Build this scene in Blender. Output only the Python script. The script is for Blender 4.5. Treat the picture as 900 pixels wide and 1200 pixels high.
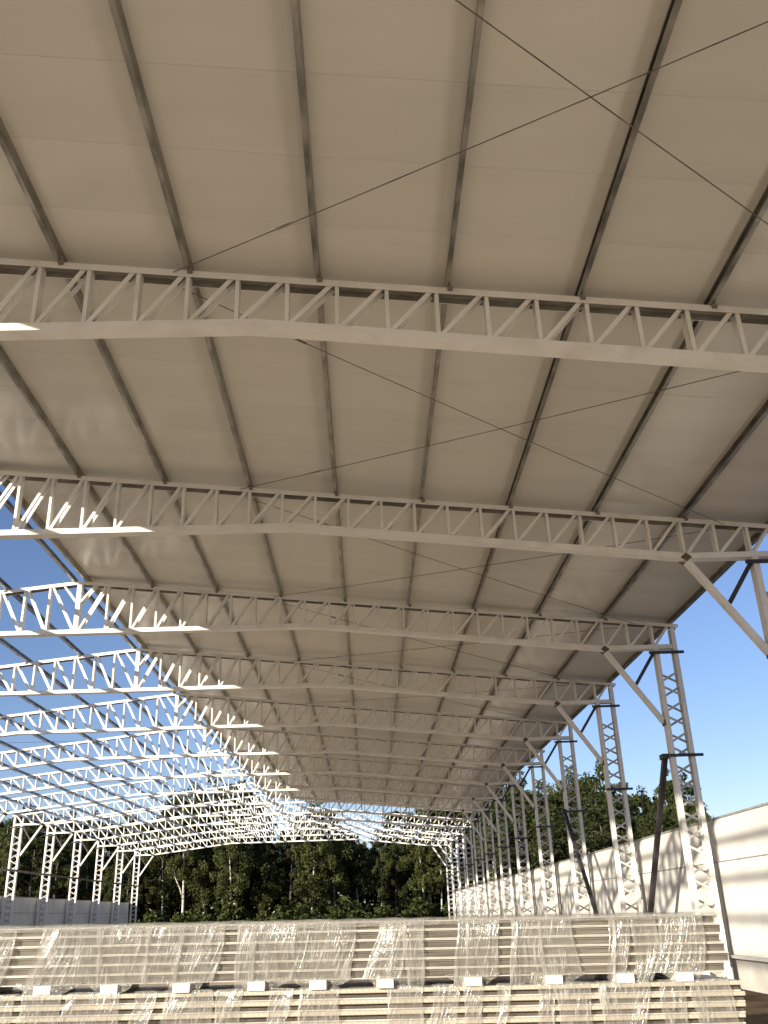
import bpy, bmesh, math, random
import numpy as np
from mathutils import Vector, Matrix

for o in list(bpy.data.objects):
    bpy.data.objects.remove(o)
scene = bpy.context.scene
COL = scene.collection
R = math.radians

# ------------------------------------------------------------------ camera
EYE = 1.65
pitch, yaw, roll = 0.4152, 0.0275, -0.0352
fw = Vector((0, math.cos(pitch), math.sin(pitch)))
up = Vector((0, -math.sin(pitch), math.cos(pitch)))
rt = Vector((1, 0, 0))
RZ = Matrix(((math.cos(yaw), math.sin(yaw), 0), (-math.sin(yaw), math.cos(yaw), 0), (0, 0, 1)))
fw, up, rt = RZ @ fw, RZ @ up, RZ @ rt
rt, up = rt * math.cos(roll) + up * math.sin(roll), up * math.cos(roll) - rt * math.sin(roll)
cam_d = bpy.data.cameras.new('camera')
cam = bpy.data.objects.new('camera', cam_d)
COL.objects.link(cam)
cam_d.sensor_fit = 'VERTICAL'
cam_d.sensor_height = 24.0
cam_d.lens = 24.0 * 1070.5 / 1200.0
cam_d.clip_start = 0.05
cam_d.clip_end = 3000
M4 = Matrix.Identity(4)
for i in range(3):
    M4[i][0], M4[i][1], M4[i][2] = rt[i], up[i], -fw[i]
M4[2][3] = EYE
cam.matrix_world = M4
scene.camera = cam

# ------------------------------------------------------------------ light
SUN_TRAVEL = Vector((1.0, 1.0, -0.39)).normalized()
sun_el = math.asin(-SUN_TRAVEL.z)
world = bpy.data.worlds.new('World')
scene.world = world
world.use_nodes = True
wn = world.node_tree
bg = wn.nodes['Background']
sky = wn.nodes.new('ShaderNodeTexSky')
sky.sky_type = 'NISHITA'
sky.sun_disc = False
sky.sun_elevation = sun_el
sky.sun_rotation = math.atan2(-SUN_TRAVEL.x, -SUN_TRAVEL.y)
sky.air_density = 1.0
sky.dust_density = 0.25
sky.ozone_density = 4.0
tint = wn.nodes.new('ShaderNodeMix')
tint.data_type = 'RGBA'
tint.blend_type = 'MULTIPLY'
tint.inputs[0].default_value = 1.0
tint.inputs[7].default_value = (1.14, 0.96, 1.0, 1)
wn.links.new(sky.outputs[0], tint.inputs[6])
wn.links.new(tint.outputs[2], bg.inputs[0])
bg.inputs[1].default_value = 0.073
sd = bpy.data.lights.new('sun', 'SUN')
sd.energy = 4.2
sd.angle = R(0.55)
sd.color = (1.0, 0.905, 0.75)
sun = bpy.data.objects.new('sun', sd)
COL.objects.link(sun)
sun.rotation_euler = SUN_TRAVEL.to_track_quat('-Z', 'Y').to_euler()
sun.location = (-40, -40, 40)
scene.view_settings.view_transform = 'Standard'
scene.view_settings.look = 'None'
scene.view_settings.gamma = 1.0
scene.view_settings.use_curve_mapping = False
scene.view_settings.exposure = 1.15


# ------------------------------------------------------------------ materials
def principled(name, col, rough=0.5, metal=0.0, spec=0.5):
    m = bpy.data.materials.new(name)
    m.use_nodes = True
    b = m.node_tree.nodes['Principled BSDF']
    b.inputs['Base Color'].default_value = (*col, 1)
    b.inputs['Roughness'].default_value = rough
    b.inputs['Metallic'].default_value = metal
    b.inputs['Specular IOR Level'].default_value = spec
    return m, m.node_tree, b


def add_noise(nt, b, c0, c1, scale=3.0, detail=4, coord='Object', stretch=(1, 1, 1), lo=0.35, hi=0.65,
              bump=0.0, bump_scale=None, rough=None):
    tc = nt.nodes.new('ShaderNodeTexCoord')
    mp = nt.nodes.new('ShaderNodeMapping')
    mp.inputs['Scale'].default_value = stretch
    nt.links.new(tc.outputs[coord], mp.inputs[0])
    n = nt.nodes.new('ShaderNodeTexNoise')
    n.inputs['Scale'].default_value = scale
    n.inputs['Detail'].default_value = detail
    nt.links.new(mp.outputs[0], n.inputs['Vector'])
    r = nt.nodes.new('ShaderNodeValToRGB')
    r.color_ramp.elements[0].position = lo
    r.color_ramp.elements[1].position = hi
    r.color_ramp.elements[0].color = (*c0, 1)
    r.color_ramp.elements[1].color = (*c1, 1)
    nt.links.new(n.outputs[0], r.inputs[0])
    nt.links.new(r.outputs[0], b.inputs['Base Color'])
    if rough:
        mr = nt.nodes.new('ShaderNodeMapRange')
        mr.inputs[3].default_value, mr.inputs[4].default_value = rough
        nt.links.new(n.outputs[0], mr.inputs[0])
        nt.links.new(mr.outputs[0], b.inputs['Roughness'])
    if bump:
        n2 = nt.nodes.new('ShaderNodeTexNoise')
        n2.inputs['Scale'].default_value = bump_scale or scale * 4
        n2.inputs['Detail'].default_value = 3
        nt.links.new(mp.outputs[0], n2.inputs['Vector'])
        bp = nt.nodes.new('ShaderNodeBump')
        bp.inputs['Strength'].default_value = bump
        bp.inputs['Distance'].default_value = 0.02
        nt.links.new(n2.outputs[0], bp.inputs['Height'])
        nt.links.new(bp.outputs[0], b.inputs['Normal'])
    return n


MAT = {}


def mk_mats():
    m, nt, b = principled('white_steel_paint', (0.78, 0.76, 0.71), 0.42)
    add_noise(nt, b, (0.70, 0.67, 0.61), (0.82, 0.80, 0.755), 2.2, 6, lo=0.28, hi=0.55, rough=(0.35, 0.55))
    MAT['white'] = m
    m, nt, b = principled('shaded_white_paint', (0.6, 0.58, 0.54), 0.45)
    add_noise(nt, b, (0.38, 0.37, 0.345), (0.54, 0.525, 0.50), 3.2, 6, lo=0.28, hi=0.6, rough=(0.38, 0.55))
    MAT['lace'] = m  # white paint with the shade on the lacing put into its colour
    m, nt, b = principled('lower_panel_grey', (0.45, 0.43, 0.39), 0.8)
    add_noise(nt, b, (0.36, 0.34, 0.30), (0.50, 0.48, 0.44), 1.8, 8, lo=0.3, hi=0.65, bump=0.2, bump_scale=9)
    MAT['low_grey'] = m  # lower wall row, greyer than the panels above
    m, nt, b = principled('roof_panel_paint', (0.76, 0.735, 0.69), 0.22)
    n = add_noise(nt, b, (0.635, 0.605, 0.54), (0.705, 0.675, 0.61), 0.8, 7, stretch=(0.5, 1.6, 1), lo=0.3, hi=0.7, rough=(0.17, 0.28))
    oi = nt.nodes.new('ShaderNodeObjectInfo')          # each strip has its own tone
    mrr = nt.nodes.new('ShaderNodeMapRange')
    mrr.inputs[3].default_value, mrr.inputs[4].default_value = 0.97, 1.02
    nt.links.new(oi.outputs['Random'], mrr.inputs[0])
    hs = nt.nodes.new('ShaderNodeHueSaturation')
    nt.links.new(mrr.outputs[0], hs.inputs['Value'])
    lk = b.inputs['Base Color'].links[0]
    nt.links.new(lk.from_socket, hs.inputs['Color'])
    nt.links.new(hs.outputs[0], b.inputs['Base Color'])
    tc = nt.nodes.new('ShaderNodeTexCoord')
    wv = nt.nodes.new('ShaderNodeTexWave')              # shallow rolled ribs along the strip
    wv.bands_direction = 'Y'
    wv.inputs['Scale'].default_value = 3.2
    nt.links.new(tc.outputs['Object'], wv.inputs['Vector'])
    nz = nt.nodes.new('ShaderNodeTexNoise')             # oil-canning
    nz.inputs['Scale'].default_value = 1.7
    nz.inputs['Detail'].default_value = 2
    nt.links.new(tc.outputs['Object'], nz.inputs['Vector'])
    b1 = nt.nodes.new('ShaderNodeBump')
    b1.inputs['Strength'].default_value = 0.10
    b1.inputs['Distance'].default_value = 0.004
    nt.links.new(wv.outputs['Fac'], b1.inputs['Height'])
    b2 = nt.nodes.new('ShaderNodeBump')
    b2.inputs['Strength'].default_value = 0.12
    b2.inputs['Distance'].default_value = 0.03
    nt.links.new(nz.outputs[0], b2.inputs['Height'])
    nt.links.new(b1.outputs[0], b2.inputs['Normal'])
    nt.links.new(b2.outputs[0], b.inputs['Normal'])
    MAT['roof'] = m
    m, nt, b = principled('galvanised_steel', (0.34, 0.33, 0.31), 0.32, 0.85)
    add_noise(nt, b, (0.19, 0.185, 0.17), (0.40, 0.385, 0.36), 6, 5, stretch=(1, 0.4, 1), rough=(0.22, 0.4))
    MAT['galv'] = m
    m, nt, b = principled('dark_primer_steel', (0.03, 0.028, 0.03), 0.5)
    add_noise(nt, b, (0.022, 0.02, 0.022), (0.045, 0.04, 0.04), 5, 5)
    MAT['dark'] = m
    m, nt, b = principled('rusty_plate', (0.11, 0.075, 0.05), 0.7)
    add_noise(nt, b, (0.07, 0.045, 0.03), (0.17, 0.13, 0.09), 12, 5)
    MAT['rust'] = m
    m, nt, b = principled('wire_rod', (0.12, 0.10, 0.085), 0.5, 0.5)
    add_noise(nt, b, (0.07, 0.06, 0.05), (0.20, 0.175, 0.15), 2.5, 4)
    MAT['rod'] = m
    m, nt, b = principled('wall_panel_paint', (0.78, 0.76, 0.71), 0.38)
    add_noise(nt, b, (0.57, 0.555, 0.51), (0.68, 0.665, 0.62), 0.8, 6, lo=0.3, hi=0.6, bump=0.08, bump_scale=1.6,
              rough=(0.32, 0.5))
    MAT['wall'] = m
    m, nt, b = principled('wall_flashing', (0.30, 0.28, 0.25), 0.45, 0.3)
    add_noise(nt, b, (0.24, 0.225, 0.20), (0.36, 0.34, 0.31), 4, 4)
    MAT['flash'] = m
    m, nt, b = principled('cream_steel_skin', (0.74, 0.68, 0.55), 0.4)
    add_noise(nt, b, (0.41, 0.39, 0.34), (0.56, 0.535, 0.475), 5, 5, stretch=(0.5, 2, 4), rough=(0.3, 0.5))
    MAT['skin'] = m
    m, nt, b = principled('panel_core', (0.42, 0.37, 0.29), 0.8)
    add_noise(nt, b, (0.09, 0.078, 0.06), (0.165, 0.146, 0.115), 4, 6, stretch=(0.6, 2, 6), bump=0.2, bump_scale=14)
    MAT['core'] = m
    m, nt, b = principled('groove_core', (0.2, 0.165, 0.125), 0.85)
    add_noise(nt, b, (0.06, 0.048, 0.036), (0.11, 0.09, 0.07), 5, 6, stretch=(0.8, 2, 6), bump=0.2, bump_scale=14)
    MAT['groove'] = m
    # tongue edge with slanting tape stitches
    m, nt, b = principled('tongue_edge', (0.66, 0.58, 0.43), 0.55)
    tc = nt.nodes.new('ShaderNodeTexCoord')
    mp = nt.nodes.new('ShaderNodeMapping')
    mp.inputs['Rotation'].default_value = (0, R(38), 0)
    nt.links.new(tc.outputs['Object'], mp.inputs[0])
    w = nt.nodes.new('ShaderNodeTexWave')
    w.inputs['Scale'].default_value = 6.5
    w.inputs['Distortion'].default_value = 0.8
    w.inputs['Detail'].default_value = 2
    nt.links.new(mp.outputs[0], w.inputs['Vector'])
    rp = nt.nodes.new('ShaderNodeValToRGB')
    rp.color_ramp.elements[0].position = 0.05
    rp.color_ramp.elements[1].position = 0.22
    rp.color_ramp.elements[0].color = (0.40, 0.34, 0.25, 1)
    rp.color_ramp.elements[1].color = (0.45, 0.405, 0.325, 1)
    nt.links.new(w.outputs[0], rp.inputs[0])
    nt.links.new(rp.outputs[0], b.inputs['Base Color'])
    MAT['tongue'] = m
    m, nt, b = principled('white_foam', (0.82, 0.81, 0.77), 0.9, spec=0.1)
    add_noise(nt, b, (0.74, 0.73, 0.68), (0.84, 0.83, 0.80), 40, 3, bump=0.4, bump_scale=90)
    MAT['foam'] = m
    m, nt, b = principled('brown_grey_steel', (0.15, 0.13, 0.11), 0.7)
    add_noise(nt, b, (0.18, 0.16, 0.135), (0.36, 0.33, 0.285), 6, 5, stretch=(0.4, 2, 1))
    MAT['brown_grey'] = m
    # stretch film, in a single layer and in bunched layers
    def film(name, base, peak, cloud, gloss=0.034):
        m = bpy.data.materials.new(name)
        m.use_nodes = True
        nt = m.node_tree
        nt.nodes.clear()
        out = nt.nodes.new('ShaderNodeOutputMaterial')
        tc = nt.nodes.new('ShaderNodeTexCoord')

        def noise(scale, rot, detail=4, rough=0.6):
            mp = nt.nodes.new('ShaderNodeMapping')
            mp.inputs['Scale'].default_value = scale
            sk = nt.nodes.new('ShaderNodeVectorMath')          # shear: u grows with v
            sk.operation = 'MULTIPLY_ADD'
            sp = nt.nodes.new('ShaderNodeSeparateXYZ')
            nt.links.new(tc.outputs['UV'], sp.inputs[0])
            nt.links.new(sp.outputs[1], sk.inputs[0])
            sk.inputs[1].default_value = (rot, 0, 0)
            nt.links.new(tc.outputs['UV'], sk.inputs[2])
            nt.links.new(sk.outputs[0], mp.inputs[0])
            n = nt.nodes.new('ShaderNodeTexNoise')
            n.inputs['Scale'].default_value = 1.0
            n.inputs['Detail'].default_value = detail
            n.inputs['Roughness'].default_value = rough
            nt.links.new(mp.outputs[0], n.inputs['Vector'])
            return n

        def math_(op, a, b):
            q = nt.nodes.new('ShaderNodeMath')
            q.operation = op
            for k, v in enumerate((a, b)):
                if isinstance(v, (int, float)):
                    q.inputs[k].default_value = v
                else:
                    nt.links.new(v, q.inputs[k])
            return q.outputs[0]

        def rng_(src, a, b, c, d):
            q = nt.nodes.new('ShaderNodeMapRange')
            for k, v in enumerate((a, b, c, d)):
                q.inputs[k + 1].default_value = v
            nt.links.new(src, q.inputs[0])
            return q.outputs[0]
        fine = noise((74, 0.9, 1), 0, 2, 0.5)          # creases running down the sheet
        slant = noise((48, 0.8, 1), 0.17, 2, 0.5)      # creases slanting across it
        big = noise((5.0, 2.6, 1), 0, 3)
        cre = math_('MAXIMUM', rng_(fine.outputs[0], 0.55, 0.63, 0, 1), rng_(slant.outputs[0], 0.56, 0.63, 0, 1))
        msk = rng_(big.outputs[0], 0.44, 0.62, 0.06, 1.0)
        cre = math_('MULTIPLY', cre, msk)
        op = math_('ADD', math_('MULTIPLY', cre, peak - base), math_('ADD', base, rng_(big.outputs[0], 0.3, 0.7, -cloud, cloud)))
        bp = nt.nodes.new('ShaderNodeBump')
        bp.inputs['Strength'].default_value = 0.9
        bp.inputs['Distance'].default_value = 0.012
        nt.links.new(math_('ADD', fine.outputs[0], math_('MULTIPLY', slant.outputs[0], 0.8)), bp.inputs['Height'])
        tr = nt.nodes.new('ShaderNodeBsdfTransparent')
        tr.inputs[0].default_value = (0.97, 0.965, 0.95, 1)
        df = nt.nodes.new('ShaderNodeBsdfDiffuse')
        df.inputs[0].default_value = (0.56, 0.54, 0.49, 1)
        tl = nt.nodes.new('ShaderNodeBsdfTranslucent')
        tl.inputs[0].default_value = (0.56, 0.54, 0.49, 1)
        gl = nt.nodes.new('ShaderNodeBsdfGlossy')
        gl.inputs['Roughness'].default_value = 0.16
        nt.links.new(bp.outputs[0], gl.inputs['Normal'])

        def mix(f, a, b):
            q = nt.nodes.new('ShaderNodeMixShader')
            if isinstance(f, (int, float)):
                q.inputs[0].default_value = f
            else:
                nt.links.new(f, q.inputs[0])
            nt.links.new(a, q.inputs[1])
            nt.links.new(b, q.inputs[2])
            return q.outputs[0]
        body = mix(0.4, df.outputs[0], tl.outputs[0])
        sh = mix(op, tr.outputs[0], body)
        sh = mix(math_('ADD', math_('MULTIPLY', cre, gloss * 5), gloss), sh, gl.outputs[0])
        nt.links.new(sh, out.inputs[0])
        return m
    MAT['film'] = film('stretch_film', 0.24, 0.82, 0.08)
    MAT['film_cover'] = film('loose_film', 0.34, 0.5, 0.12, 0.015)
    MAT['film_thick'] = film('bunched_film', 0.42, 0.85, 0.12)
    # ground
    m, nt, b = principled('sandy_soil', (0.3, 0.24, 0.17), 0.95, spec=0.1)
    n = add_noise(nt, b, (0.38, 0.305, 0.215), (0.55, 0.46, 0.345), 0.35, 9, lo=0.3, hi=0.7, bump=0.6, bump_scale=5)
    MAT['soil'] = m
    m, nt, b = principled('dark_soil', (0.1, 0.07, 0.045), 0.95, spec=0.1)
    add_noise(nt, b, (0.055, 0.036, 0.022), (0.13, 0.09, 0.06), 1.5, 9, lo=0.3, hi=0.7, bump=0.8, bump_scale=14)
    MAT['dsoil'] = m

    # leaves
    def leaf(name, c0, c1, c2):
        m = bpy.data.materials.new(name)
        m.use_nodes = True
        nt = m.node_tree
        b = nt.nodes['Principled BSDF']
        b.inputs['Roughness'].default_value = 0.65
        b.inputs['Specular IOR Level'].default_value = 0.12
        ge = nt.nodes.new('ShaderNodeNewGeometry')
        rp = nt.nodes.new('ShaderNodeValToRGB')
        rp.color_ramp.elements[0].color = (*c0, 1)
        rp.color_ramp.elements[1].color = (*c2, 1)
        e = rp.color_ramp.elements.new(0.6)
        e.color = (*c1, 1)
        nt.links.new(ge.outputs['Random Per Island'], rp.inputs[0])
        nt.links.new(rp.outputs[0], b.inputs['Base Color'])
        tl = nt.nodes.new('ShaderNodeBsdfTranslucent')
        nt.links.new(rp.outputs[0], tl.inputs[0])
        mx = nt.nodes.new('ShaderNodeMixShader')
        mx.inputs[0].default_value = 0.25
        nt.links.new(b.outputs[0], mx.inputs[1])
        nt.links.new(tl.outputs[0], mx.inputs[2])
        nt.links.new(mx.outputs[0], nt.nodes['Material Output'].inputs[0])
        return m
    MAT['leaf_birch'] = leaf('birch_leaves', (0.045, 0.055, 0.017), (0.075, 0.088, 0.027), (0.125, 0.13, 0.046))
    MAT['leaf_dark'] = leaf('dark_leaves', (0.024, 0.033, 0.010), (0.042, 0.054, 0.017), (0.072, 0.082, 0.028))
    MAT['leaf_shrub'] = leaf('shrub_leaves', (0.035, 0.05, 0.014), (0.06, 0.078, 0.022), (0.10, 0.11, 0.035))
    m, nt, b = principled('birch_bark', (0.6, 0.57, 0.5), 0.8)
    add_noise(nt, b, (0.05, 0.042, 0.034), (0.52, 0.49, 0.42), 3.0, 5, stretch=(1, 1, 2.5), lo=0.34, hi=0.46)
    MAT['bark_birch'] = m
    m, nt, b = principled('dark_bark', (0.08, 0.065, 0.05), 0.9)
    add_noise(nt, b, (0.04, 0.032, 0.025), (0.12, 0.10, 0.08), 4, 5, stretch=(1, 1, 0.3))
    MAT['bark_dark'] = m


mk_mats()


# ------------------------------------------------------------------ mesh helpers
class MB:
    def __init__(self):
        self.v, self.f, self.mi = [], [], []

    def poly(self, pts, faces, mi=0):
        n = len(self.v)
        self.v += [tuple(p) for p in pts]
        for f in faces:
            self.f.append(tuple(i + n for i in f))
            self.mi.append(mi)

    def box(self, x0, x1, y0, y1, z0, z1, mi=0):
        p = [(x0, y0, z0), (x1, y0, z0), (x1, y1, z0), (x0, y1, z0),
             (x0, y0, z1), (x1, y0, z1), (x1, y1, z1), (x0, y1, z1)]
        self.poly(p, [(3, 2, 1, 0), (4, 5, 6, 7), (0, 1, 5, 4), (1, 2, 6, 5), (2, 3, 7, 6), (3, 0, 4, 7)], mi)

    def bar(self, p0, p1, w, d, ref=(0, 1, 0), mi=0):
        """box along p0->p1; d is its size along ref, w across"""
        p0, p1 = Vector(p0), Vector(p1)
        a = (p1 - p0).normalized()
        r = Vector(ref)
        r = (r - a * r.dot(a)).normalized()
        s = a.cross(r)
        q = []
        for p in (p0, p1):
            for i, j in ((-1, -1), (1, -1), (1, 1), (-1, 1)):
                q.append(p + s * (i * w / 2) + r * (j * d / 2))
        self.poly(q, [(3, 2, 1, 0), (4, 5, 6, 7), (0, 1, 5, 4), (1, 2, 6, 5), (2, 3, 7, 6), (3, 0, 4, 7)], mi)

    def tube(self, pts, rads, n=6, mi=0):
        pts = [Vector(p) for p in pts]
        base = len(self.v)
        for k, p in enumerate(pts):
            a = (pts[min(k + 1, len(pts) - 1)] - pts[max(k - 1, 0)]).normalized()
            r = a.orthogonal().normalized() if abs(a.z) < 0.9 else (Vector((1, 0, 0)) - a * a.x).normalized()
            s = a.cross(r)
            for j in range(n):
                t = 2 * math.pi * j / n
                self.v.append(tuple(p + (r * math.cos(t) + s * math.sin(t)) * rads[k]))
        for k in range(len(pts) - 1):
            for j in range(n):
                a0 = base + k * n + j
                a1 = base + k * n + (j + 1) % n
                self.f.append((a0, a1, a1 + n, a0 + n))
                self.mi.append(mi)
        self.f.append(tuple(base + j for j in reversed(range(n))))
        self.mi.append(mi)
        e = base + (len(pts) - 1) * n
        self.f.append(tuple(e + j for j in range(n)))
        self.mi.append(mi)

    def prism(self, prof, axis, a0, a1, mi=0):
        """extrude a closed 2-D profile; axis 'x': prof=(y,z); axis 'y': prof=(x,z)"""
        n = len(prof)
        if axis == 'x':
            p = [(a0, a, b) for a, b in prof] + [(a1, a, b) for a, b in prof]
        else:
            p = [(a, a0, b) for a, b in prof] + [(a, a1, b) for a, b in prof]
        fs = [tuple(range(n)), tuple(reversed(range(n, 2 * n)))]
        fs += [(i + n, (i + 1) % n + n, (i + 1) % n, i) for i in range(n)]
        self.poly(p, fs, mi)

    def mesh(self, name, mats, smooth=False, fix=True):
        me = bpy.data.meshes.new(name)
        me.from_pydata(self.v, [], self.f)
        if not isinstance(mats, (list, tuple)):
            mats = [mats]
        for m in mats:
            me.materials.append(MAT[m])
        if len(mats) > 1:
            me.polygons.foreach_set('material_index', self.mi)
        if fix:
            b = bmesh.new()
            b.from_mesh(me)
            bmesh.ops.recalc_face_normals(b, faces=b.faces)
            b.to_mesh(me)
            b.free()
        if smooth:
            me.polygons.foreach_set('use_smooth', [True] * len(me.polygons))
        me.update()
        return me


def link(name, me, parent=None, loc=None):
    o = bpy.data.objects.new(name, me)
    COL.objects.link(o)
    if parent is not None:
        o.parent = parent
    if loc is not None:
        o.location = loc
    return o


def tag(o, label=None, cat=None, group=None, kind=None):
    if label:
        o['label'] = label
    if cat:
        o['category'] = cat
    if group:
        o['group'] = group
    if kind:
        o['kind'] = kind
    return o


def thing(name, label, cat, loc=(0, 0, 0), group=None):
    o = bpy.data.objects.new(name, None)
    o.empty_display_size = 0.3
    COL.objects.link(o)
    o.location = loc
    return tag(o, label, cat, group)


ORD = ['nearest', 'second', 'third', 'fourth', 'fifth', 'sixth', 'seventh', 'eighth', 'ninth', 'tenth',
       'eleventh', 'twelfth', 'thirteenth', 'farthest']
BAY = 6.0
Y1 = 8.863
XR = -6.762                    # ridge line
HS = 14.09                     # half span to the outer face of the columns
ZAP = 7.545 + EYE              # top of the top chord at the ridge
SL = 0.1037                    # roof slope
NT = 14


def TY(i):
    return Y1 + (i - 1) * BAY


def ztop(d):
    return ZAP - SL * abs(d)


ZFL = 6.245 + EYE              # underside of the flat bottom chord
ZEV = 5.495 + EYE              # underside at the eave
DK = 5.55                      # half length of the flat part
DE = 12.39                     # knee node


def zbot(d):
    d = abs(d)
    if d <= DK:
        return ZFL
    if d >= DE:
        return ZEV
    return ZFL + (ZEV - ZFL) * (d - DK) / (DE - DK)


# ------------------------------------------------------------------ ground
g = MB()
NG = 60
rng = np.random.default_rng(5)
xs = np.concatenate([np.linspace(-900, -60, 8), np.linspace(-50, 50, 60), np.linspace(60, 900, 8)])
ys = np.concatenate([np.linspace(-400, -20, 6), np.linspace(-14, 130, 80), np.linspace(150, 1600, 8)])
vid = {}
for j, y in enumerate(ys):
    for i, x in enumerate(xs):
        h = 0.0
        if -18 < x < 5 or x > 9:
            h = 0.012 * math.sin(x * 1.3 + y * 0.7) + 0.01 * math.sin(x * 0.6 - y * 1.1) - 0.02
        g.v.append((x, y, h))
for j in range(len(ys) - 1):
    for i in range(len(xs) - 1):
        a = j * len(xs) + i
        g.f.append((a, a + 1, a + 1 + len(xs), a + len(xs)))
        g.mi.append(0)
tag(link('ground', g.mesh('ground', 'soil', smooth=True)), kind='structure')

g = MB()
rr_ = random.Random(4)
n_ = 60
for k in range(n_ + 1):
    yy = -3 + 60 * k / n_
    g.v += [(3.6 + 0.5 * math.sin(yy * 0.9) + rr_.uniform(-0.2, 0.2), yy, 0.006), (7.62, yy, 0.006)]
    if k:
        g.f.append((2 * k - 2, 2 * k - 1, 2 * k + 1, 2 * k))
        g.mi.append(0)
tag(link('dark_soil_strip', g.mesh('dark_soil_strip', 'dsoil')), kind='structure')

# ------------------------------------------------------------------ roof trusses
ZB0 = ZFL                      # local origin height of a truss
NODES = [0.69 + 0.585 * k for k in range(23)]
CH = 0.10                      # bottom chord height
PY = 0.068                     # web planes


def chord_mesh_top():
    m = MB()
    for s in (-1, 1):
        a, b = (0.0, ztop(0) - ZB0), (s * (HS + 0.10), ztop(HS + 0.10) - ZB0)
        # channel open downwards: top plate and two flanges
        def seg(y0, y1, h0, h1, mi=0):
            p = [(a[0], y0, a[1] - h0), (b[0], y0, b[1] - h0), (b[0], y1, b[1] - h0), (a[0], y1, a[1] - h0),
                 (a[0], y0, a[1] - h1), (b[0], y0, b[1] - h1), (b[0], y1, b[1] - h1), (a[0], y1, a[1] - h1)]
            m.poly(p, [(0, 1, 2, 3), (7, 6, 5, 4), (0, 4, 5, 1), (1, 5, 6, 2), (2, 6, 7, 3), (3, 7, 4, 0)], mi)
        seg(-0.1, 0.1, 0.0, 0.006)
        seg(-0.0915, 0.0915, 0.0065, 0.0125, 1)  # inner plates coloured darker than the outer ones
        seg(-0.0915, -0.088, 0.013, 0.083, 1)
        seg(0.088, 0.0915, 0.013, 0.083, 1)
        seg(-0.1, -0.092, 0.008, 0.085)
        seg(0.092, 0.1, 0.008, 0.085)
    return m.mesh('top_chord', ['white', 'brown_grey'])


def chord_mesh_bottom():
    m = MB()
    ds = [-HS + 0.11, -DE, -DK, DK, DE, HS - 0.11]
    pts = []
    for d in ds:
        z = zbot(d) - ZB0
        pts.append((d, z))
    for (x0, z0), (x1, z1) in zip(pts[:-1], pts[1:]):
        p = [(x0, -0.1, z0), (x1, -0.1, z1), (x1, 0.1, z1), (x0, 0.1, z0),
             (x0, -0.1, z0 + CH), (x1, -0.1, z1 + CH), (x1, 0.1, z1 + CH), (x0, 0.1, z0 + CH)]
        m.poly(p, [(3, 2, 1, 0), (4, 5, 6, 7), (0, 1, 5, 4), (2, 3, 7, 6)])
    n = len(ds)
    m.poly([(pts[0][0], -0.1, pts[0][1]), (pts[0][0], 0.1, pts[0][1]), (pts[0][0], 0.1, pts[0][1] + CH), (pts[0][0], -0.1, pts[0][1] + CH)], [(0, 1, 2, 3)])
    m.poly([(pts[-1][0], -0.1, pts[-1][1]), (pts[-1][0], 0.1, pts[-1][1]), (pts[-1][0], 0.1, pts[-1][1] + CH), (pts[-1][0], -0.1, pts[-1][1] + CH)], [(3, 2, 1, 0)])
    me = m.mesh('bottom_chord', 'white', fix=False)
    b = bmesh.new()
    b.from_mesh(me)
    bmesh.ops.remove_doubles(b, verts=b.verts, dist=0.0005)
    bmesh.ops.recalc_face_normals(b, faces=b.faces)
    b.to_mesh(me)
    b.free()
    return me


def pair_bar(m, x0, z0, x1, z1, w=0.046, d=0.024, planes=(-PY, PY), channel=False):
    for y in planes:
        m.bar((x0, y, z0), (x1, y, z1), w, d)
    if channel:
        m.bar((x0 + 0.018, 0, z0), (x1 + 0.018, 0, z1), 0.008, 2 * PY - d - 0.001)


def web_members():
    """list of (name, MB)"""
    L = []
    m = MB()
    m.box(-0.055, 0.055, -0.085, 0.085, CH + 0.002, ZAP - ZB0 - 0.012)
    L.append(('king_post', m))
    for s in (-1, 1):
        zt = lambda d: ztop(d) - ZB0 - 0.02
        zb = lambda d: zbot(d) - ZB0 + CH - 0.005
        m = MB()
        pair_bar(m, s * 0.06, (zb(0) + zt(0)) / 2 + 0.1, s * 0.40, zt(0.4))
        L.append(('ridge_strut', m))
        for k, d in enumerate(NODES):
            m = MB()
            pair_bar(m, s * d, zb(d), s * d, zt(d), channel=True)
            L.append(('vertical_strut', m))
        prev = 0.03
        for k, d in enumerate(NODES + [HS - 0.07]):
            m = MB()
            pair_bar(m, s * (prev + 0.045), zb(prev), s * (d - 0.045), zt(d), w=0.05)
            L.append(('diagonal_strut', m))
            prev = d
    return L


ME_TOP, ME_BOT = chord_mesh_top(), chord_mesh_bottom()
WEB = web_members()
WEB_ME = [(n, m.mesh(n, 'white')) for n, m in WEB]
allw = MB()
for n, m in WEB:
    allw.poly(m.v, m.f)
ME_LAT = allw.mesh('web_lattice', 'white')
gus = MB()
gus.poly([(x, y, z) for y in (-0.006, 0.006) for x, z in ((-0.1, 0.02), (0.0, -0.055), (0.1, 0.02), (0.0, 0.105))], [(3, 2, 1, 0), (4, 5, 6, 7), (0, 1, 5, 4), (1, 2, 6, 5), (2, 3, 7, 6), (3, 0, 4, 7)])
ME_GUS = gus.mesh('gusset', 'rust')

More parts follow.
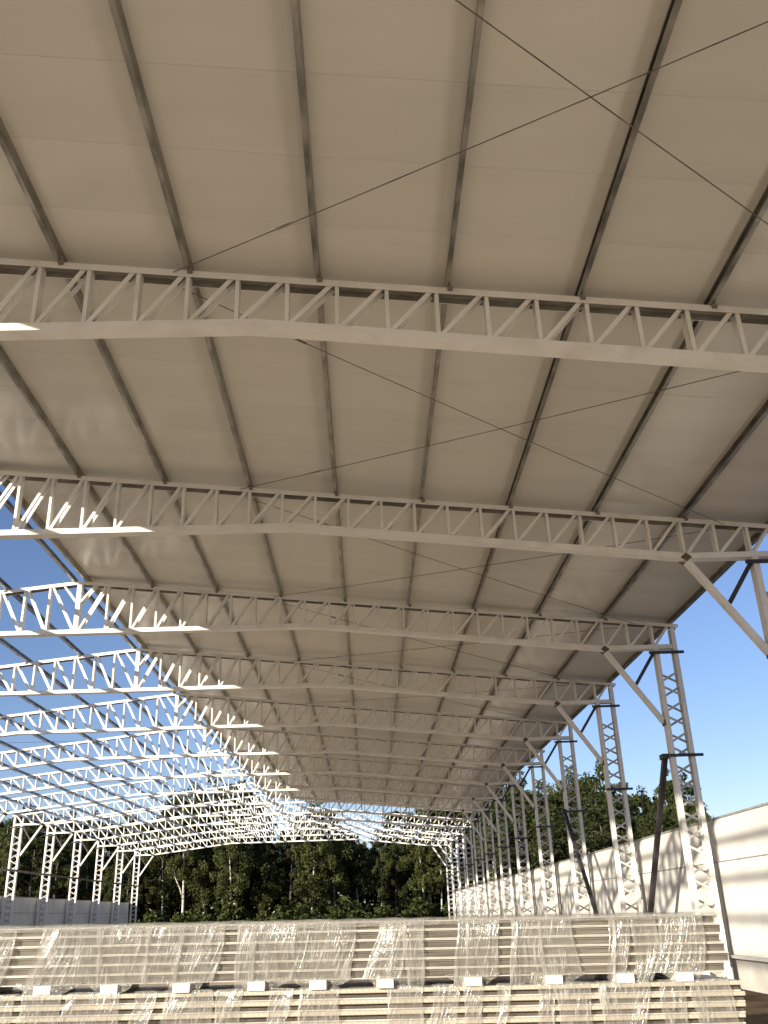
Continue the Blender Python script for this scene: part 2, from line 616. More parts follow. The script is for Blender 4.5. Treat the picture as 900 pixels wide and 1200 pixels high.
cl = MB()
cl.box(-0.004, 0.004, -0.135, 0.135, 0.004, 0.11)
cl.box(-0.03, 0.03, -0.13, -0.1015, -0.05, 0.003)
ME_CLEAT = cl.mesh('purlin_cleat', 'brown_grey')
CLEAT = (1.73, 3.27, 4.80, 6.33, 7.86, 9.41, 10.94, 12.49)
TRUSS_LABEL = {
    1: 'nearest white roof truss, crossing the whole picture under the roof panels',
    2: 'second white roof truss from the camera, its left end just reaching open sky',
    3: 'third white roof truss from the camera, its ridge post standing against blue sky',
}
for i in range(1, NT + 1):
    lab = TRUSS_LABEL.get(i)
    if lab is None:
        if i <= 10:
            lab = '%s white roof truss from the camera, half under panels, half open to the sky' % ORD[i - 1]
        elif i < NT:
            lab = '%s white roof truss from the camera, beyond the end of the panels' % ORD[i - 1]
        else:
            lab = 'farthest white roof truss, last of the row in front of the wood'
    t = thing('roof_truss', lab, 'roof truss', (XR, TY(i), ZB0), 'white roof trusses across the hall')
    link('top_chord', ME_TOP, t)
    link('bottom_chord', ME_BOT, t)
    if i <= 8:
        for n, me in WEB_ME:
            link(n, me, t)
    else:
        link('web_lattice', ME_LAT, t)
    if i <= 4:
        for s in (-1, 1):
            for d in CLEAT:
                link('purlin_cleat', ME_CLEAT, t, (s * (d + 0.012), 0, ztop(d) - ZB0))
    for s in (-1, 1):
        for yy in (-0.107, 0.107):
            link('gusset', ME_GUS, t, (s * DE, yy, ZEV - ZB0))

# ------------------------------------------------------------------ columns
XIN, XOUT = 6.79, 7.33


def column_parts(s):
    """parts of a column, local x measured from its centre, s=+1: hall inside is at -x"""
    P = []
    c = 7.06
    zi, zo = ZEV - 0.003, ztop(HS) - 0.092
    for x0, x1, zt, op in ((XIN - c, XIN - c + 0.1, zi, 1), (XOUT - c - 0.1, XOUT - c, zo, -1)):
        m = MB()
        # channel: web plate and two flanges, open towards the other leg
        xa, xb = (x0, x0 + 0.012) if op > 0 else (x1 - 0.012, x1)
        m.box(xa, xb, -0.1, 0.1, 0.02, zt)
        f0, f1 = (x0 + 0.012, x1) if op > 0 else (x0, x1 - 0.012)
        m.box(f0, f1, -0.1, -0.09, 0.02, zt)
        m.box(f0, f1, 0.09, 0.1, 0.02, zt)
        P.append(('leg', m, 'white'))
    pitch_z = 0.345
    n = int((ZEV - 0.45) / pitch_z)
    xa, xb = XIN - c + 0.075, XOUT - c - 0.075
    for face, y in ((0, -0.083), (1, 0.083)):
        for k in range(n):
            z0, z1 = 0.28 + k * pitch_z - 0.105, 0.28 + k * pitch_z + 0.105
            a, b = (xa, xb) if (k + face) % 2 == 0 else (xb, xa)
            m = MB()
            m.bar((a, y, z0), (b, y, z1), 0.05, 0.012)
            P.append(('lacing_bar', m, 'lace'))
    m = MB()
    m.box(XIN - c - 0.12, XOUT - c + 0.12, -0.2, 0.2, 0.0, 0.02)
    P.append(('base_plate', m, 'rust'))
    for z, ea, eb in ((ZEV - 0.10, 0.15, 0.12), (3.046 + EYE, 0.03, 0.17)):
        m = MB()
        m.box(XIN - c - ea, XOUT - c + eb, -0.155, -0.102, z - 0.03, z + 0.03)
        P.append(('collar', m, 'dark'))
    xk = XR + DE - c
    m = MB()
    zk = ZEV - 0.03
    xb_, zb_ = XIN - c - 0.012, 3.80 + EYE
    m.bar((xk + 0.03, 0, zk), (xb_, 0, zb_), 0.10, 0.13)
    P.append(('knee_brace', m, 'white'))
    m = MB()
    m.box(XIN - c - 0.03, XIN - c - 0.002, -0.1, 0.1, zb_ - 0.07, zb_ + 0.05)
    P.append(('foot_plate', m, 'rust'))
    mx, mz = xk + 0.03 + 0.5 * (xb_ - xk - 0.03), zk + 0.5 * (zb_ - zk)
    m = MB()
    m.bar((XIN - c - 0.002, -0.02, ZEV - 0.06), (mx + 0.04, -0.02, mz + 0.05), 0.07, 0.06)
    P.append(('dark_strut', m, 'dark'))
    if s < 0:
        for n_, m, mt in P:
            m.v = [(-x, y, z) for x, y, z in m.v]
    return P


for s in (1, -1):
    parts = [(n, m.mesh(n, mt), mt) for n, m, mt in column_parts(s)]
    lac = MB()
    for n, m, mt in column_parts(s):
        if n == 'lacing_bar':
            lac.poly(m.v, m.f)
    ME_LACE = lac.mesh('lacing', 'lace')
    cx = 7.06 if s > 0 else 2 * XR - 7.06
    rng_i = range(2, NT + 1) if s > 0 else range(8, NT + 1)
    first = rng_i[0]
    for i in rng_i:
        k = i - first
        side = 'right' if s > 0 else 'left'
        if i == NT:
            lab = 'farthest white lattice column of the %s row, at the edge of the wood' % side
        elif s > 0:
            lab = '%s white lattice column of the right row, standing against the white side wall' % ORD[k]
            if i == 3:
                lab = 'tall white lattice column at right with a dark raking brace leaning from it'
            if i == 2:
                lab = 'nearest right lattice column, only its top showing at the picture edge'
        else:
            lab = '%s white lattice column of the left row, counted from the camera' % ORD[k]
        t = thing('lattice_column', lab, 'column', (cx, TY(i), 0), 'white lattice columns of the %s row' % side)
        t['kind'] = 'thing'
        near = s > 0 and i <= 7
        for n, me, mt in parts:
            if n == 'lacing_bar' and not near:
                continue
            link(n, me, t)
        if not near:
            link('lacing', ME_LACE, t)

# dark raking braces beside the right columns
for i, dy, lab in ((3, 4.3, 'dark steel raking brace leaning from the tall right column down behind the panels'),
                   (5, -4.6, 'dark steel raking brace leaning the other way, from the fourth right column')):
    t = thing('raking_brace', lab, 'brace', (6.72, TY(i), 0))
    sg = 1 if dy > 0 else -1
    m = MB()
    m.bar((0, sg * 0.16, 3.03 + EYE), (0, dy, 0.06), 0.125, 0.10, (1, 0, 0))
    link('brace_bar', m.mesh('brace_bar', 'dark'), t)
    m = MB()
    m.box(-0.09, 0.05, min(0, sg * 0.26), max(0, sg * 0.26), 3.0 + EYE, 3.0 + EYE + 0.11)
    link('end_plate', m.mesh('end_plate', 'dark'), t)
    m = MB()
    m.box(-0.15, 0.15, dy - 0.15, dy + 0.15, 0.0, 0.05)
    link('foot_plate', m.mesh('foot_plate', 'rust'), t)

# long rail and sag rods on the left row
m = MB()
m.box(-0.035, 0.035, TY(8) - 3, TY(14) + 0.3, -0.05, 0.05)
tag(link('side_rail', m.mesh('side_rail', 'galv'), None, (2 * XR - XIN + 0.045, 0, 2.99 + EYE)),
    'long grey rail running along the left row of columns above the wall', 'rail')

# ------------------------------------------------------------------ purlins
PD = [0.165, 1.73, 3.27, 4.80, 6.33, 7.86, 9.41, 10.94, 12.49, 14.06]
PH = 0.14
Y0R = 0.0
YE = TY(NT) + 0.35


def purlin_mesh(s):
    m = MB()
    t = 0.006
    y0, y1 = (Y0R, YE) if s > 0 else (-3.0, YE)
    # C section open towards the ridge; local origin at its foot
    m.box(0.0, t, y0, y1, 0.0, PH)
    m.box(-0.048, 0.0, y0, y1, 0.0, t)
    m.box(-0.048, 0.0, y0, y1, PH - t, PH)
    m.box(-0.048, -0.042, y0, y1, t, 0.022)
    m.box(-0.048, -0.042, y0, y1, PH - 0.022, PH - t)
    if s < 0:
        m.v = [(-x, y, z) for x, y, z in m.v]
    return m.mesh('purlin', 'galv')


for s in (1, -1):
    me = purlin_mesh(s)
    for k, d in enumerate(PD):
        if s > 0:
            lab = '%s grey purlin right of the ridge, carrying the white roof panels' % ORD[k]
            if k == 0:
                lab = 'grey ridge purlin along the left edge of the white roof panels'
            if k == len(PD) - 1:
                lab = 'grey eave purlin above the right row of columns'
        else:
            lab = '%s grey purlin left of the ridge, bare against the blue sky' % ORD[k]
            if k == 0:
                lab = 'grey ridge purlin bare against the sky, beside the panel edge'
            if k == len(PD) - 1:
                lab = 'bare grey eave purlin above the left row of columns'
        o = link('purlin', me, None, (XR + s * d, 0, ztop(d) + 0.002))
        o.rotation_euler.y = s * math.atan(SL)
        tag(o, lab, 'purlin', 'purlins under the roof panels' if s > 0 else 'bare purlins on the open roof slope', 'thing')

# ------------------------------------------------------------------ roof panels (one metre strips, ridge to eave)


def roof_panel_mesh():
    L = 14.09
    prof = [(0.0, 0.006), (0.006, 0.0), (0.9935, 0.0), (0.9995, 0.006), (0.9995, 0.10)]
    for c in (0.8, 0.5, 0.2):
        prof += [(c + 0.045, 0.10), (c + 0.02, 0.138), (c - 0.02, 0.138), (c - 0.045, 0.10)]
    prof += [(0.0, 0.10)]
    m = MB()
    m.prism(prof, 'x', 0.0, L)
    return m.mesh('roof_panel', 'roof')


ME_RP = roof_panel_mesh()
roof = thing('roof_covering', 'white panelled roof slope overhead, laid in long strips on the grey purlins', 'roof', (XR + 0.13, 0, ztop(0.13) + PH + 0.006))
roof['kind'] = 'thing'
y = Y0R
rnd = random.Random(3)
while y < 65.9:
    o = link('roof_panel', ME_RP, roof, (0, y, rnd.uniform(-0.0012, 0.0012)))
    o.rotation_euler.y = math.atan(SL)
    y += 1.0

# ------------------------------------------------------------------ sag rods crossing under the roof
BN = ['camera and the nearest truss', 'nearest and second trusses', 'second and third trusses', 'third and fourth trusses',
      'fourth and fifth trusses', 'fifth and sixth trusses', 'sixth and seventh trusses', 'seventh and eighth trusses']


def rod(a, b, lab, grp):
    m = MB()
    a, b = Vector(a), Vector(b)
    mid = (a + b) / 2 - Vector((0, 0, 0.03))
    m.tube([Vector((0, 0, 0)), (a + mid) / 2 - a - Vector((0, 0, 0.01)), mid - a, (b + mid) / 2 - a - Vector((0, 0, 0.01)), b - a], [0.006] * 5, 6)
    o = tag(link('tie_rod', m.mesh('tie_rod', 'rod'), None, a), lab, 'tie rod', grp)
    q0, q1 = (mid - a) * 0.30, (mid - a) * 0.30 + (mid - a).normalized() * 0.26
    dz = Vector((0, 0, -0.0065))
    m = MB()
    m.tube([q0 + dz, q0.lerp(q1, 0.12) + dz, q0.lerp(q1, 0.88) + dz, q1 + dz], [0.010, 0.017, 0.017, 0.010], 6)
    link('turnbuckle', m.mesh('turnbuckle', 'galv'), o)


for b in range(0, 5):
    ya, yb = TY(b) + 0.12, TY(b + 1) - 0.12
    d0, d1 = 4.62, 13.15
    za, zb = ztop(d0) - 0.055, ztop(d1) - 0.055
    rod((XR + d0, yb, za), (XR + d1, ya, zb),
        'thin dark tie rod between the %s, nearer at its right end' % BN[b], 'crossed tie rods under the roof panels')
    rod((XR + d0, ya, za - 0.02), (XR + d1, yb, zb - 0.02),
        'thin dark tie rod between the %s, nearer at its left end' % BN[b], 'crossed tie rods under the roof panels')
for b in (5, 7):
    ya, yb = TY(b) + 0.12, TY(b + 1) - 0.12
    d0, d1 = 4.62, 13.15
    za, zb = ztop(d0) - 0.055, ztop(d1) - 0.055
    rod((XR - d0, yb, za), (XR - d1, ya, zb), 'thin tie rod on the open slope between the %s, nearer at left' % BN[b],
        'crossed tie rods on the open slope')
    rod((XR - d0, ya, za - 0.02), (XR - d1, yb, zb - 0.02), 'thin tie rod on the open slope between the %s, nearer at right' % BN[b],
        'crossed tie rods on the open slope')


# ------------------------------------------------------------------ side walls
def side_wall(s, i0, label):
    X = 7.5 if s > 0 else 2 * XR - 7.5
    t = thing('side_wall', label, 'wall', (X, TY(i0), 0))
    t['kind'] = 'thing'
    q = lambda a, b: (min(s * a, s * b), max(s * a, s * b))
    rows = [(0.03, 0.60, 0.05, 'lower_panel'), (0.665, 2.445, 0.0, 'wall_panel'), (2.475, 3.31, 0.012, 'wall_panel')]
    cache = {}
    for z0, z1, off, nm in rows:
        m = MB()
        m.box(*q(off, off + 0.1), 0.004, BAY - 0.004, z0, z1)
        cache[(z0, nm)] = m.mesh(nm, 'low_grey' if nm == 'lower_panel' else 'wall')
    m = MB()
    m.box(*q(-0.008, 0.1), 0.0, BAY, 2.447, 2.473)
    seam = m.mesh('seam_strip', 'flash')
    m = MB()
    m.box(*q(-0.07, 0.148), 0.0, BAY, 0.605, 0.66)
    ledge = m.mesh('ledge', 'wall')
    m = MB()
    m.box(*q(0.02, 0.16), 0.0, BAY, 0.0, 0.028)
    kerb = m.mesh('base_strip', 'dark')
    m = MB()
    m.box(*q(-0.006, -0.001), 0.03, 0.15, 0.663, 2.445)
    j1 = m.mesh('joint_strip', 'flash')
    m = MB()
    m.box(*q(0.005, 0.011), -0.02, 0.09, 2.476, 3.308)
    j2 = m.mesh('joint_strip', 'flash')
    m = MB()
    m.box(*q(-0.012, 0.125), 0.0, BAY, 3.312, 3.35)
    cap = m.mesh('wall_cap', 'flash')
    for i in range(i0, NT):
        dy = (i - i0) * BAY
        for (z0, nm), me in cache.items():
            link(nm, me, t, (0, dy, 0))
        for nm, me in (('seam_strip', seam), ('ledge', ledge), ('base_strip', kerb), ('joint_strip', j1), ('joint_strip', j2), ('wall_cap', cap)):
            link(nm, me, t, (0, dy, 0))
    return t


side_wall(1, -1, 'long white panelled side wall behind the right row of columns, in sunlight')
side_wall(-1, -1, 'long side wall in shade behind the left row of columns, grey from inside')

# ------------------------------------------------------------------ stacked panel packs with film
YF = 11.40                     # front of the upper pack
TILT = 0.0135
XS0, XS1 = -7.4, 3.97          # ends of the packs
PX0 = 0.0


def pxX(px):                   # measured tick -> metres along the pack front
    P = (49, 129, 214, 301, 374, 452, 555, 650, 731, 802)
    X = (-3.64, -2.90, -2.10, -1.28, -0.60, 0.14, 1.12, 2.02, 2.80, 3.48)
    if px < P[0]:
        return X[0] + (px - P[0]) * 0.0092
    if px > P[-1]:
        return X[-1] + (px - P[-1]) * 0.0096
    return float(np.interp(px, P, X))


def upper_panel_mesh(L):
    m = MB()
    D = 1.12
    m.box(0, L, 0.0, D, 0.0, 0.007, 0)
    m.box(0, L, 0.0, D, 0.086, 0.095, 0)
    m.box(0.004, L - 0.004, 0.034, D - 0.03, 0.0072, 0.0858, 1)
    m.box(0.004, L - 0.004, 0.022, 0.0338, 0.062, 0.0856, 1)
    m.box(0.0, L, 0.0005, 0.003, 0.0072, 0.011, 0)
    return m.mesh('panel', ['skin', 'core'])


def lower_panel_mesh(L):
    m = MB()
    D = 1.12
    prof = [(0.0, 0.064), (0.010, 0.058), (0.020, 0.058), (0.020, 0.104), (0.010, 0.104), (0.0, 0.098)]
    m.prism([(a - 0.0, b) for a, b in prof], 'x', 0, L, 0)
    m.box(0.004, L - 0.004, 0.0205, D, 0.090, 0.1045, 2)
    m.box(0.004, L - 0.004, 0.055, D - 0.03, 0.0122, 0.0898, 1)
    m.box(0.0, L, 0.03, D, 0.0, 0.012, 2)
    return m.mesh('panel', ['tongue', 'groove', 'skin'])


rs = random.Random(11)


def film_mesh(name, xt0, xt1, xb0, xb1, zt, zb, seed, topd=0.4, amp=0.010, nr=None, curl=0.0, tail=0.0, yf=0.0, edge=0.045, mats=('film', 'film_thick')):
    r = random.Random(seed)
    W = max(xt1 - xt0, xb1 - xb0)
    nu = max(10, int(W / 0.011))
    nv = 26
    nt_ = 7
    ridges = []
    for _ in range(nr if nr else int(5 + W * 14)):
        ridges.append((r.uniform(-0.05, 1.05), r.gauss(0.0, 0.16), r.uniform(0.25, 1.0) * amp, r.uniform(0.006, 0.02) / W,
                       r.uniform(-0.3, 0.6), r.uniform(0.5, 1.4)))
    ph = [r.uniform(0, 6.28) for _ in range(6)]
    ew = edge * r.uniform(0.4, 1.3)
    m = MB()

    def H(u, v):
        h = 0.0
        for u0, sl, a, w, v0, v1 in ridges:
            c = u0 + sl * (v - 0.3)
            dd = (u - c) / w
            if abs(dd) < 3:
                f = max(0.0, min(1.0, (v - v0) * 4)) * max(0.0, min(1.0, (v1 - v) * 4))
                h += a * math.exp(-dd * dd) * f
        return h
    for j in range(nt_ + nv + 1):
        for i in range(nu + 1):
            u = i / nu
            if j < nt_:
                k = 1 - j / nt_
                v = 0.0
                x = xt0 + (xt1 - xt0) * u + 0.02 * math.sin(9 * k + ph[0])
                yy = yf - 0.010 + topd * k
                z = zt + 0.010 + 0.5 * H(u, 0.1) + 0.010 * math.sin(x * 7 + ph[1]) * math.sin(6 * k + ph[2]) + 0.006 * (1 - k)
            else:
                v = (j - nt_) / nv
                e = v * v * 0.5 + v * 0.5
                x0 = xt0 + (xb0 - xt0) * e + curl * math.sin(math.pi * v) * 0.5
                x1 = xt1 + (xb1 - xt1) * e + curl * math.sin(math.pi * v)
                x0 += 0.010 * math.sin(7 * v + ph[3])
                x1 += 0.010 * math.sin(6 * v + ph[4])
                x = x0 + (x1 - x0) * u
                yy = yf - 0.010 - H(u, v) - 0.014 * math.sin(math.pi * min(v, 1)) * (0.5 + 0.5 * math.sin(u * 5 + ph[5]))
                zz = zb - tail * (0.5 + 0.5 * math.sin(u * 9 + ph[1]))
                z = zt + 0.004 + (zz - zt) * v
            m.v.append((x, yy, z))
    for j in range(nt_ + nv):
        for i in range(nu):
            a = j * (nu + 1) + i
            m.f.append((a, a + 1, a + nu + 2, a + nu + 1))
            uu = (i + 0.5) / nu * W
            m.mi.append(1 if min(uu, W - uu) < ew * (0.6 + 0.5 * math.sin(j * 0.45 + ph[2])) else 0)
    me = m.mesh(name, mats, smooth=True, fix=False)
    uvl = me.uv_layers.new(name='sheet')
    off = r.uniform(0, 50)
    li = np.zeros(len(me.loops), dtype=np.int32)
    me.loops.foreach_get('vertex_index', li)
    jj, ii = li // (nu + 1), li % (nu + 1)
    uv = np.stack([ii / nu * W + off, (jj - nt_) / nv + off], axis=1).astype(np.float32)
    uvl.data.foreach_set('uv', uv.ravel())
    return me


LT = XS1 - XS0
# ---- upper pack
ZBL = EYE - 0.735              # block foot (at x = 0)
ZUP = ZBL + 0.088              # underside of the upper panels
up_pack = thing('panel_pack', 'upper pack of cream panels wrapped in clear film, standing on white foam blocks', 'panel pack', (0, YF, ZUP))
up_pack.rotation_euler.y = TILT
me = upper_panel_mesh(LT)
for k in range(6):
    link('panel', me, up_pack, (XS0 + rs.uniform(-0.06, 0.07) + 0.03 * (k in (2, 3)), rs.uniform(-0.008, 0.012), k * 0.0975))
ZPT = 6 * 0.0975
bl = MB()
bl.box(-0.092, 0.092, -0.06, 1.05, -0.088, -0.001)
ME_BL = bl.mesh('foam_block', 'foam')
for px in (-125, -40, 49, 129, 214, 301, 374, 452, 555, 650, 733, 802):
    o = link('foam_block', ME_BL, up_pack, (pxX(px), rs.uniform(-0.03, 0.03), 0))
    o.rotation_euler.z = rs.uniform(-0.04, 0.04)
FILMS = [(-160, -60, -150, -70), (-50, 12, -66, -2), (42, 62, 24, 41), (58, 112, 40, 116), (108, 172, 113, 170), (168, 212, 166, 206), (206, 262, 203, 250),
         (275, 300, 274, 295), (292, 348, 290, 342), (344, 418, 345, 412), (447, 478, 424, 470), (474, 500, 478, 497), (540, 553, 531, 548),
         (550, 590, 546, 583), (604, 612, 598, 607), (612, 640, 607, 642), (635, 676, 637, 683), (720, 728, 712, 722), (727, 746, 716, 734),
         (746, 776, 742, 764), (782, 834, 770, 828)]
for k, (a, b, c, d) in enumerate(FILMS):
    me = film_mesh('film_wrap', pxX(a), pxX(b), pxX(c), pxX(d), ZPT, 0.002 if (b - a) > 30 else -0.075, 40 + k,
                   amp=0.013 if k >= 20 else 0.009, curl=0.06 if k == 19 else 0.0, tail=0.008 if (b - a) > 30 else 0.03, yf=-0.004 * (k % 3))
    link('film_wrap', me, up_pack)
for k, px in enumerate((49, 129, 214, 301, 374, 452, 555, 650, 733, 802)):      # film pulled in around the blocks
    x = pxX(px)
    me = film_mesh('film_wrap', x - rs.uniform(0.14, 0.3), x + rs.uniform(0.2, 0.42), x - 0.11, x + rs.uniform(0.12, 0.22), 0.012, -0.086, 90 + k, topd=0.03, amp=0.006, edge=0.02)
    link('film_wrap', me, up_pack)
# loose film lying over the top and folded down over the first edge
me = film_mesh('film_cover', XS0 + 0.5, pxX(834), XS0 + 0.5, pxX(832), ZPT + 0.012, ZPT - 0.045, 7, topd=1.0, amp=0.012, nr=90, tail=0.015, yf=-0.012, edge=-1, mats='film_cover')
link('film_cover', me, up_pack)

# ---- lower pack
low_pack = thing('panel_pack', 'lower pack of cream panels with rounded edges, lying on the soil under the other pack', 'panel pack', (0, YF - 0.03, ZBL - 0.002))
low_pack.rotation_euler.y = TILT
me = lower_panel_mesh(LT + 0.12)
for k in range(7):
    link('panel', me, low_pack, (XS0 + 0.02 + rs.uniform(-0.02, 0.03), rs.uniform(-0.006, 0.006), -(k + 1) * 0.1065))
bl = MB()
bl.box(-0.1, 0.1, 0.03, 1.05, -0.11, 0.0)
me_b2 = bl.mesh('foam_block', 'foam')
for k in range(9):
    link('foam_block', me_b2, low_pack, (XS0 + 0.8 + k * 1.25, 0, -7 * 0.1065 - 0.002))
for k, (a, b, c, d) in enumerate([(-60, 20, -66, 10), (28, 75, 20, 70), (80, 143, 70, 140), (160, 185, 150, 170), (195, 250, 190, 252), (255, 285, 250, 280),
                                  (318, 345, 308, 330), (352, 398, 350, 400), (455, 496, 450, 494), (508, 540, 500, 525), (544, 566, 540, 560),
                                  (583, 600, 572, 585), (630, 650, 628, 645), (650, 690, 655, 690), (700, 760, 702, 750), (770, 800, 772, 800), (806, 852, 812, 860)]):
    me = film_mesh('film_wrap', pxX(a), pxX(b), pxX(c), pxX(d), 0.002, -0.45, 140 + k, topd=0.04, amp=0.010, edge=0.02, tail=0.1, yf=-0.004 * (k % 3))
    link('film_wrap', me, low_pack)


# ------------------------------------------------------------------ trees
def leaf_mesh(name, centres, radii, per, size, seed, mat, droop=0.0, up_bias=0.3):
    rg = np.random.default_rng(seed)
    V, n = [], 0
    for c, r, k in zip(centres, radii, per):
        d = rg.normal(size=(k, 3))
        d /= np.linalg.norm(d, axis=1)[:, None]
        rad = r * (0.35 + 0.65 * rg.random(k) ** 0.6)
        p = np.array(c) + d * rad[:, None] * np.array([1, 1, 0.72])
        if droop:
            p[:, 2] -= droop * rg.random(k) ** 2 * r
        nrm = rg.normal(size=(k, 3)) + d * 0.9
        nrm[:, 2] += up_bias
        nrm /= np.linalg.norm(nrm, axis=1)[:, None]
        t = np.cross(nrm, rg.normal(size=(k, 3)))
        t /= np.linalg.norm(t, axis=1)[:, None]
        b = np.cross(nrm, t)
        s = size * (0.6 + 0.8 * rg.random(k))[:, None]
        q = np.stack([p - t * s * 0.5, p + b * s * 0.32, p + t * s * 0.6, p - b * s * 0.32], axis=1)
        V.append(q.reshape(-1, 3))
    V = np.concatenate(V)
    nf = len(V) // 4
    me = bpy.data.meshes.new(name)
    me.vertices.add(len(V))
    me.vertices.foreach_set('co', V.astype(np.float32).ravel())
    me.loops.add(len(V))
    me.loops.foreach_set('vertex_index', np.arange(len(V), dtype=np.int32))
    me.polygons.add(nf)
    me.polygons.foreach_set('loop_start', np.arange(0, len(V), 4, dtype=np.int32))
    me.polygons.foreach_set('loop_total', np.full(nf, 4, dtype=np.int32))
    me.materials.append(MAT[mat])
    me.update(calc_edges=True)
    return me


def tree_proto(seed, h, rad, base, kind, fork=False):
    r = random.Random(seed)
    m = MB()
    lean = (r.uniform(-0.5, 0.5), r.uniform(-0.5, 0.5))
    r0 = 0.017 * h * (0.8 if kind == 'birch' else 1.0)
    path = []
    for k in range(8):
        t = k / 7
        path.append(Vector((lean[0] * t * t + 0.12 * math.sin(4 * t + seed), lean[1] * t * t + 0.12 * math.cos(5 * t + seed), h * 0.94 * t)))
    m.tube(path, [r0 * (1 - 0.92 * k / 7) for k in range(8)], 7)
    C, Rr, N = [], [], []

    def at(z):
        t = max(0, min(0.999, z / (h * 0.94))) * 7
        i = int(t)
        return path[i].lerp(path[i + 1], t - i)
    nl = int(14 + h * 0.9)
    for k in range(nl):
        z = base * h + (h * 0.9 - base * h) * (k + r.random()) / nl
        f = (z / h - base) / (1 - base)
        env = rad * (math.sin(math.pi * min(1, 0.16 + 0.8 * f)) ** 0.8) * r.uniform(0.55, 1.1)
        a = k * 2.4 + r.uniform(-0.5, 0.5)
        p0 = at(z * 0.93)
        rise = r.uniform(0.05, 0.5) * env
        p1 = p0 + Vector((math.cos(a) * env, math.sin(a) * env, rise))
        pm = p0.lerp(p1, 0.5) + Vector((0, 0, 0.12 * env))
        m.tube([p0, pm, p1], [r0 * 0.28 * (1 - 0.5 * f), r0 * 0.17, r0 * 0.05], 4, 1)
        for q, sc in ((p1, 1.0), (pm, 0.8)):
            C.append(q + Vector((r.uniform(-.3, .3), r.uniform(-.3, .3), r.uniform(-.2, .4))))
            Rr.append(r.uniform(0.35, 1.0) * (0.26 * rad + 0.22) * sc)
            N.append(int(r.uniform(110, 260)))
    C.append(at(h * 0.92) + Vector((0, 0, 0.3)))
    Rr.append(0.6)
    N.append(110)
    if fork:
        b0 = at(h * 0.28)
        m.tube([b0, b0 + Vector((-0.4, -0.1, 1.2)), b0 + Vector((-0.9, -0.2, 2.2)), b0 + Vector((-1.2, 0, 3.4))], [r0 * 0.5, r0 * 0.42, r0 * 0.3, r0 * 0.15], 6)
    bark = 'bark_birch' if kind == 'birch' else 'bark_dark'
    tm = m.mesh('trunk', [bark, 'bark_dark'], smooth=True)
    lm = leaf_mesh('crown', C, Rr, N, 0.22 if kind == 'birch' else 0.25, seed, 'leaf_birch' if kind == 'birch' else 'leaf_dark',
                   droop=1.5 if kind == 'birch' else 0.3)
    return tm, lm, h


PROTO = {
    'birch': [tree_proto(1, 15, 2.6, 0.36, 'birch'), tree_proto(2, 13, 2.3, 0.30, 'birch'), tree_proto(3, 16, 2.4, 0.42, 'birch')],
    'fork': [tree_proto(7, 14, 2.5, 0.46, 'birch', fork=True)],
    'dark': [tree_proto(11, 14, 3.6, 0.16, 'dark'), tree_proto(12, 12, 3.2, 0.12, 'dark'), tree_proto(13, 15, 3.0, 0.2, 'dark')],
}


def tree(kind, x, y, h, label, group=None, k=0, wide=1.0):
    tm, lm, h0 = PROTO[kind][k % len(PROTO[kind])]
    s = h / h0
    t = thing('birch_tree' if kind in ('birch', 'fork') else 'leafy_tree', label, 'tree', (x, y, -0.05), group)
    t.scale = (s * wide, s * wide, s)
    t.rotation_euler.z = rt_.uniform(0, 6.28) if kind != 'fork' else 0.1
    link('trunk', tm, t)
    link('crown', lm, t)


rt_ = random.Random(21)
G1 = 'trees of the wood beyond the far end'
WOOD = 'dark leafy tree in the dense wood beyond the far end of the hall'
WOODB = 'slender birch among the dark trees beyond the far end of the hall'
# marked trees of the front row
tree('fork', -18.6, 98.5, 13.0, 'pale forked birch trunk standing out left of the middle of the wood')
tree('birch', -13.6, 96.5, 11.5, 'slim white birch just right of the forked birch', None, 0)
tree('birch', -17.5, 106, 17.4, 'tallest loose birch of the wood, rising behind the open trusses', None, 2, 1.15)
tree('birch', -5.6, 97, 11.0, 'white stemmed birch near the middle of the wood, in front of the dark trees', None, 1)
# front and back rows
wood = []
xs_ = np.arange(-52, 34, 2.6)
for row, (yy, hb) in enumerate(((101, 8.9), (107, 10.2), (114, 10.8), (122, 11.6), (131, 11.0))):
    for x in xs_:
        wood.append((x + rt_.uniform(-1.1, 1.1) + row * 0.8, yy + rt_.uniform(-2.4, 2.4), hb * rt_.uniform(0.8, 1.15)))
for n, (x, yy, h) in enumerate(wood):
    if -24 < x < -12.5:
        h *= 1.42
    if -8 < x < -2:
        h *= 1.32
    if -1.6 < x < 1.8:
        h *= 0.97
    if 2.5 < x < 8:
        h *= 1.22
    if x < -27:
        h *= 1.3
    if x >= 8:
        h *= 1.5
    birch = (n * 7) % 10 < (6 if yy < 104 else 3)
    tree('birch' if birch else 'dark', x, yy, h, WOODB if birch else WOOD, G1, n, 0.92)
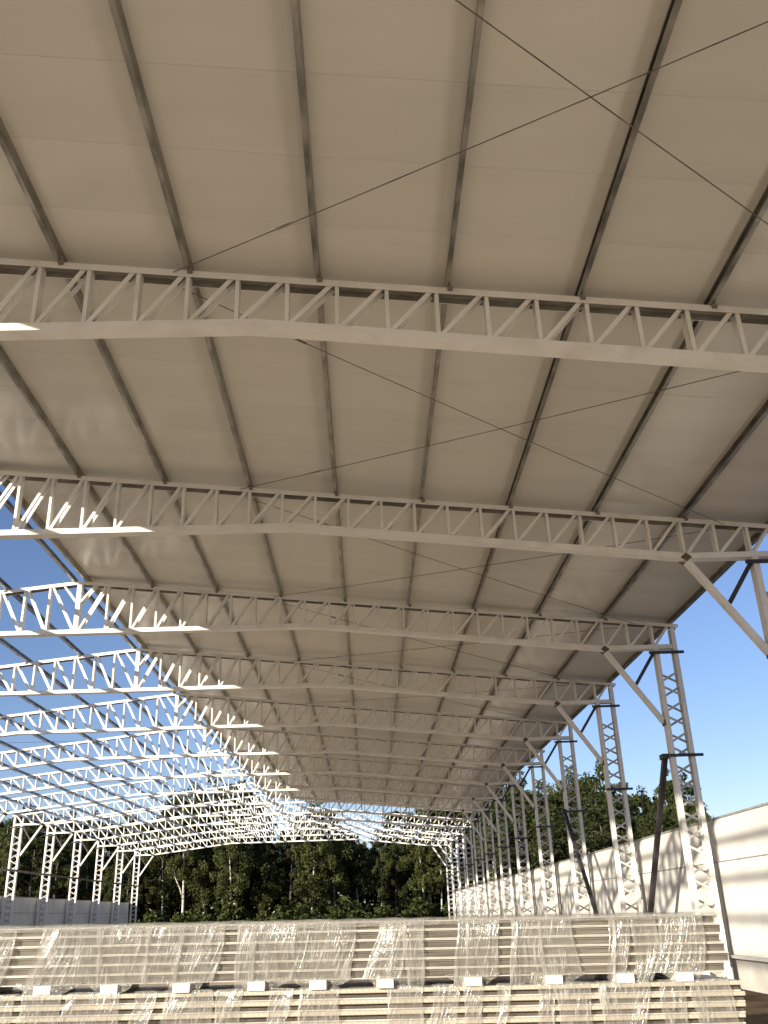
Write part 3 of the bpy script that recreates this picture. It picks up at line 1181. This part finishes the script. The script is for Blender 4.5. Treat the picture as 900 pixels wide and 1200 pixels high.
# trees behind the right wall
for k, (x, yy, h, kind, lab) in enumerate((
        (17.5, 80, 11.8, 'dark', 'tallest tree behind the right wall, between the far columns'),
        (13.5, 86, 12.2, 'dark', 'dark tree behind the right wall beside the tallest one, on its left'),
        (17.0, 70, 10.0, 'dark', 'round dark tree behind the right wall, on the near side of the tallest one'),
        (20.4, 67, 8.6, 'dark', 'lower leafy tree behind the dark raking brace'),
        (19.2, 63, 7.4, 'dark', 'lowest bushy tree above the right wall beside the tall column'),
        (15.0, 96, 14.5, 'birch', 'loose birch behind the right wall near the end of the hall'),
        (20.0, 88, 11.8, 'birch', 'pale leafy birch showing behind the tallest tree over the right wall'),
        (21.2, 70, 8.4, 'birch', 'loose leafy tree just left of the tall column, over the right wall'),
        (19.0, 74, 9.8, 'dark', 'dense dark tree over the right wall between the raking braces'),
        (29.8, 72, 8.9, 'birch', 'tree tip peeping over the wall top at the right picture edge'))):
    tree(kind, x, yy, h, lab, 'trees behind the right wall', k, 1.28)


# undergrowth
def shrub_proto(seed):
    r = random.Random(seed)
    C, Rr, N = [], [], []
    m = MB()
    for k in range(13):
        a, d = r.uniform(0, 6.28), r.uniform(0, 1.1)
        z = r.uniform(0.4, 2.6 - d)
        C.append((math.cos(a) * d, math.sin(a) * d, z))
        Rr.append(r.uniform(0.35, 0.7))
        N.append(int(r.uniform(60, 110)))
        m.tube([(0.05 * math.cos(a), 0.05 * math.sin(a), 0), (math.cos(a) * d * 0.5, math.sin(a) * d * 0.5, z * 0.6), C[-1]], [0.03, 0.022, 0.008], 4)
    return m.mesh('stem', 'bark_dark'), leaf_mesh('foliage', C, Rr, N, 0.24, seed, 'leaf_shrub')


SH = [shrub_proto(50 + k) for k in range(3)]
for k in range(44):
    x = -38 + k * 1.2 + rt_.uniform(-0.6, 0.6)
    t = thing('shrub', 'sunlit green shrub at the foot of the wood beyond the hall', 'shrub', (x, 94.5 + rt_.uniform(-2.0, 3.5), 0), 'shrubs along the edge of the wood')
    s = rt_.uniform(0.7, 1.35)
    t.scale = (s * 1.15, s * 1.15, s)
    t.rotation_euler.z = rt_.uniform(0, 6.28)
    st, fo = SH[k % 3]
    link('stem', st, t)
    link('foliage', fo, t)

# low ground cover under the wood
r_ = random.Random(77)
C_, R_, N_ = [], [], []
for k in range(420):
    C_.append((r_.uniform(-58, 36), r_.uniform(99, 142), r_.uniform(0.1, 2.3)))
    R_.append(r_.uniform(0.5, 1.3))
    N_.append(48)
tag(link('undergrowth', leaf_mesh('undergrowth', C_, R_, N_, 0.34, 77, 'leaf_dark')), None, None, None, 'stuff')

# the wood goes on behind as one mass
C_, R_, N_ = [], [], []
for k in range(800):
    C_.append((r_.uniform(-95, 75), r_.uniform(146, 172), 9.5 * r_.random() ** 0.8))
    R_.append(r_.uniform(1.0, 2.2))
    N_.append(36)
tag(link('far_wood', leaf_mesh('far_wood', C_, R_, N_, 0.75, 78, 'leaf_dark')), None, None, None, 'stuff')
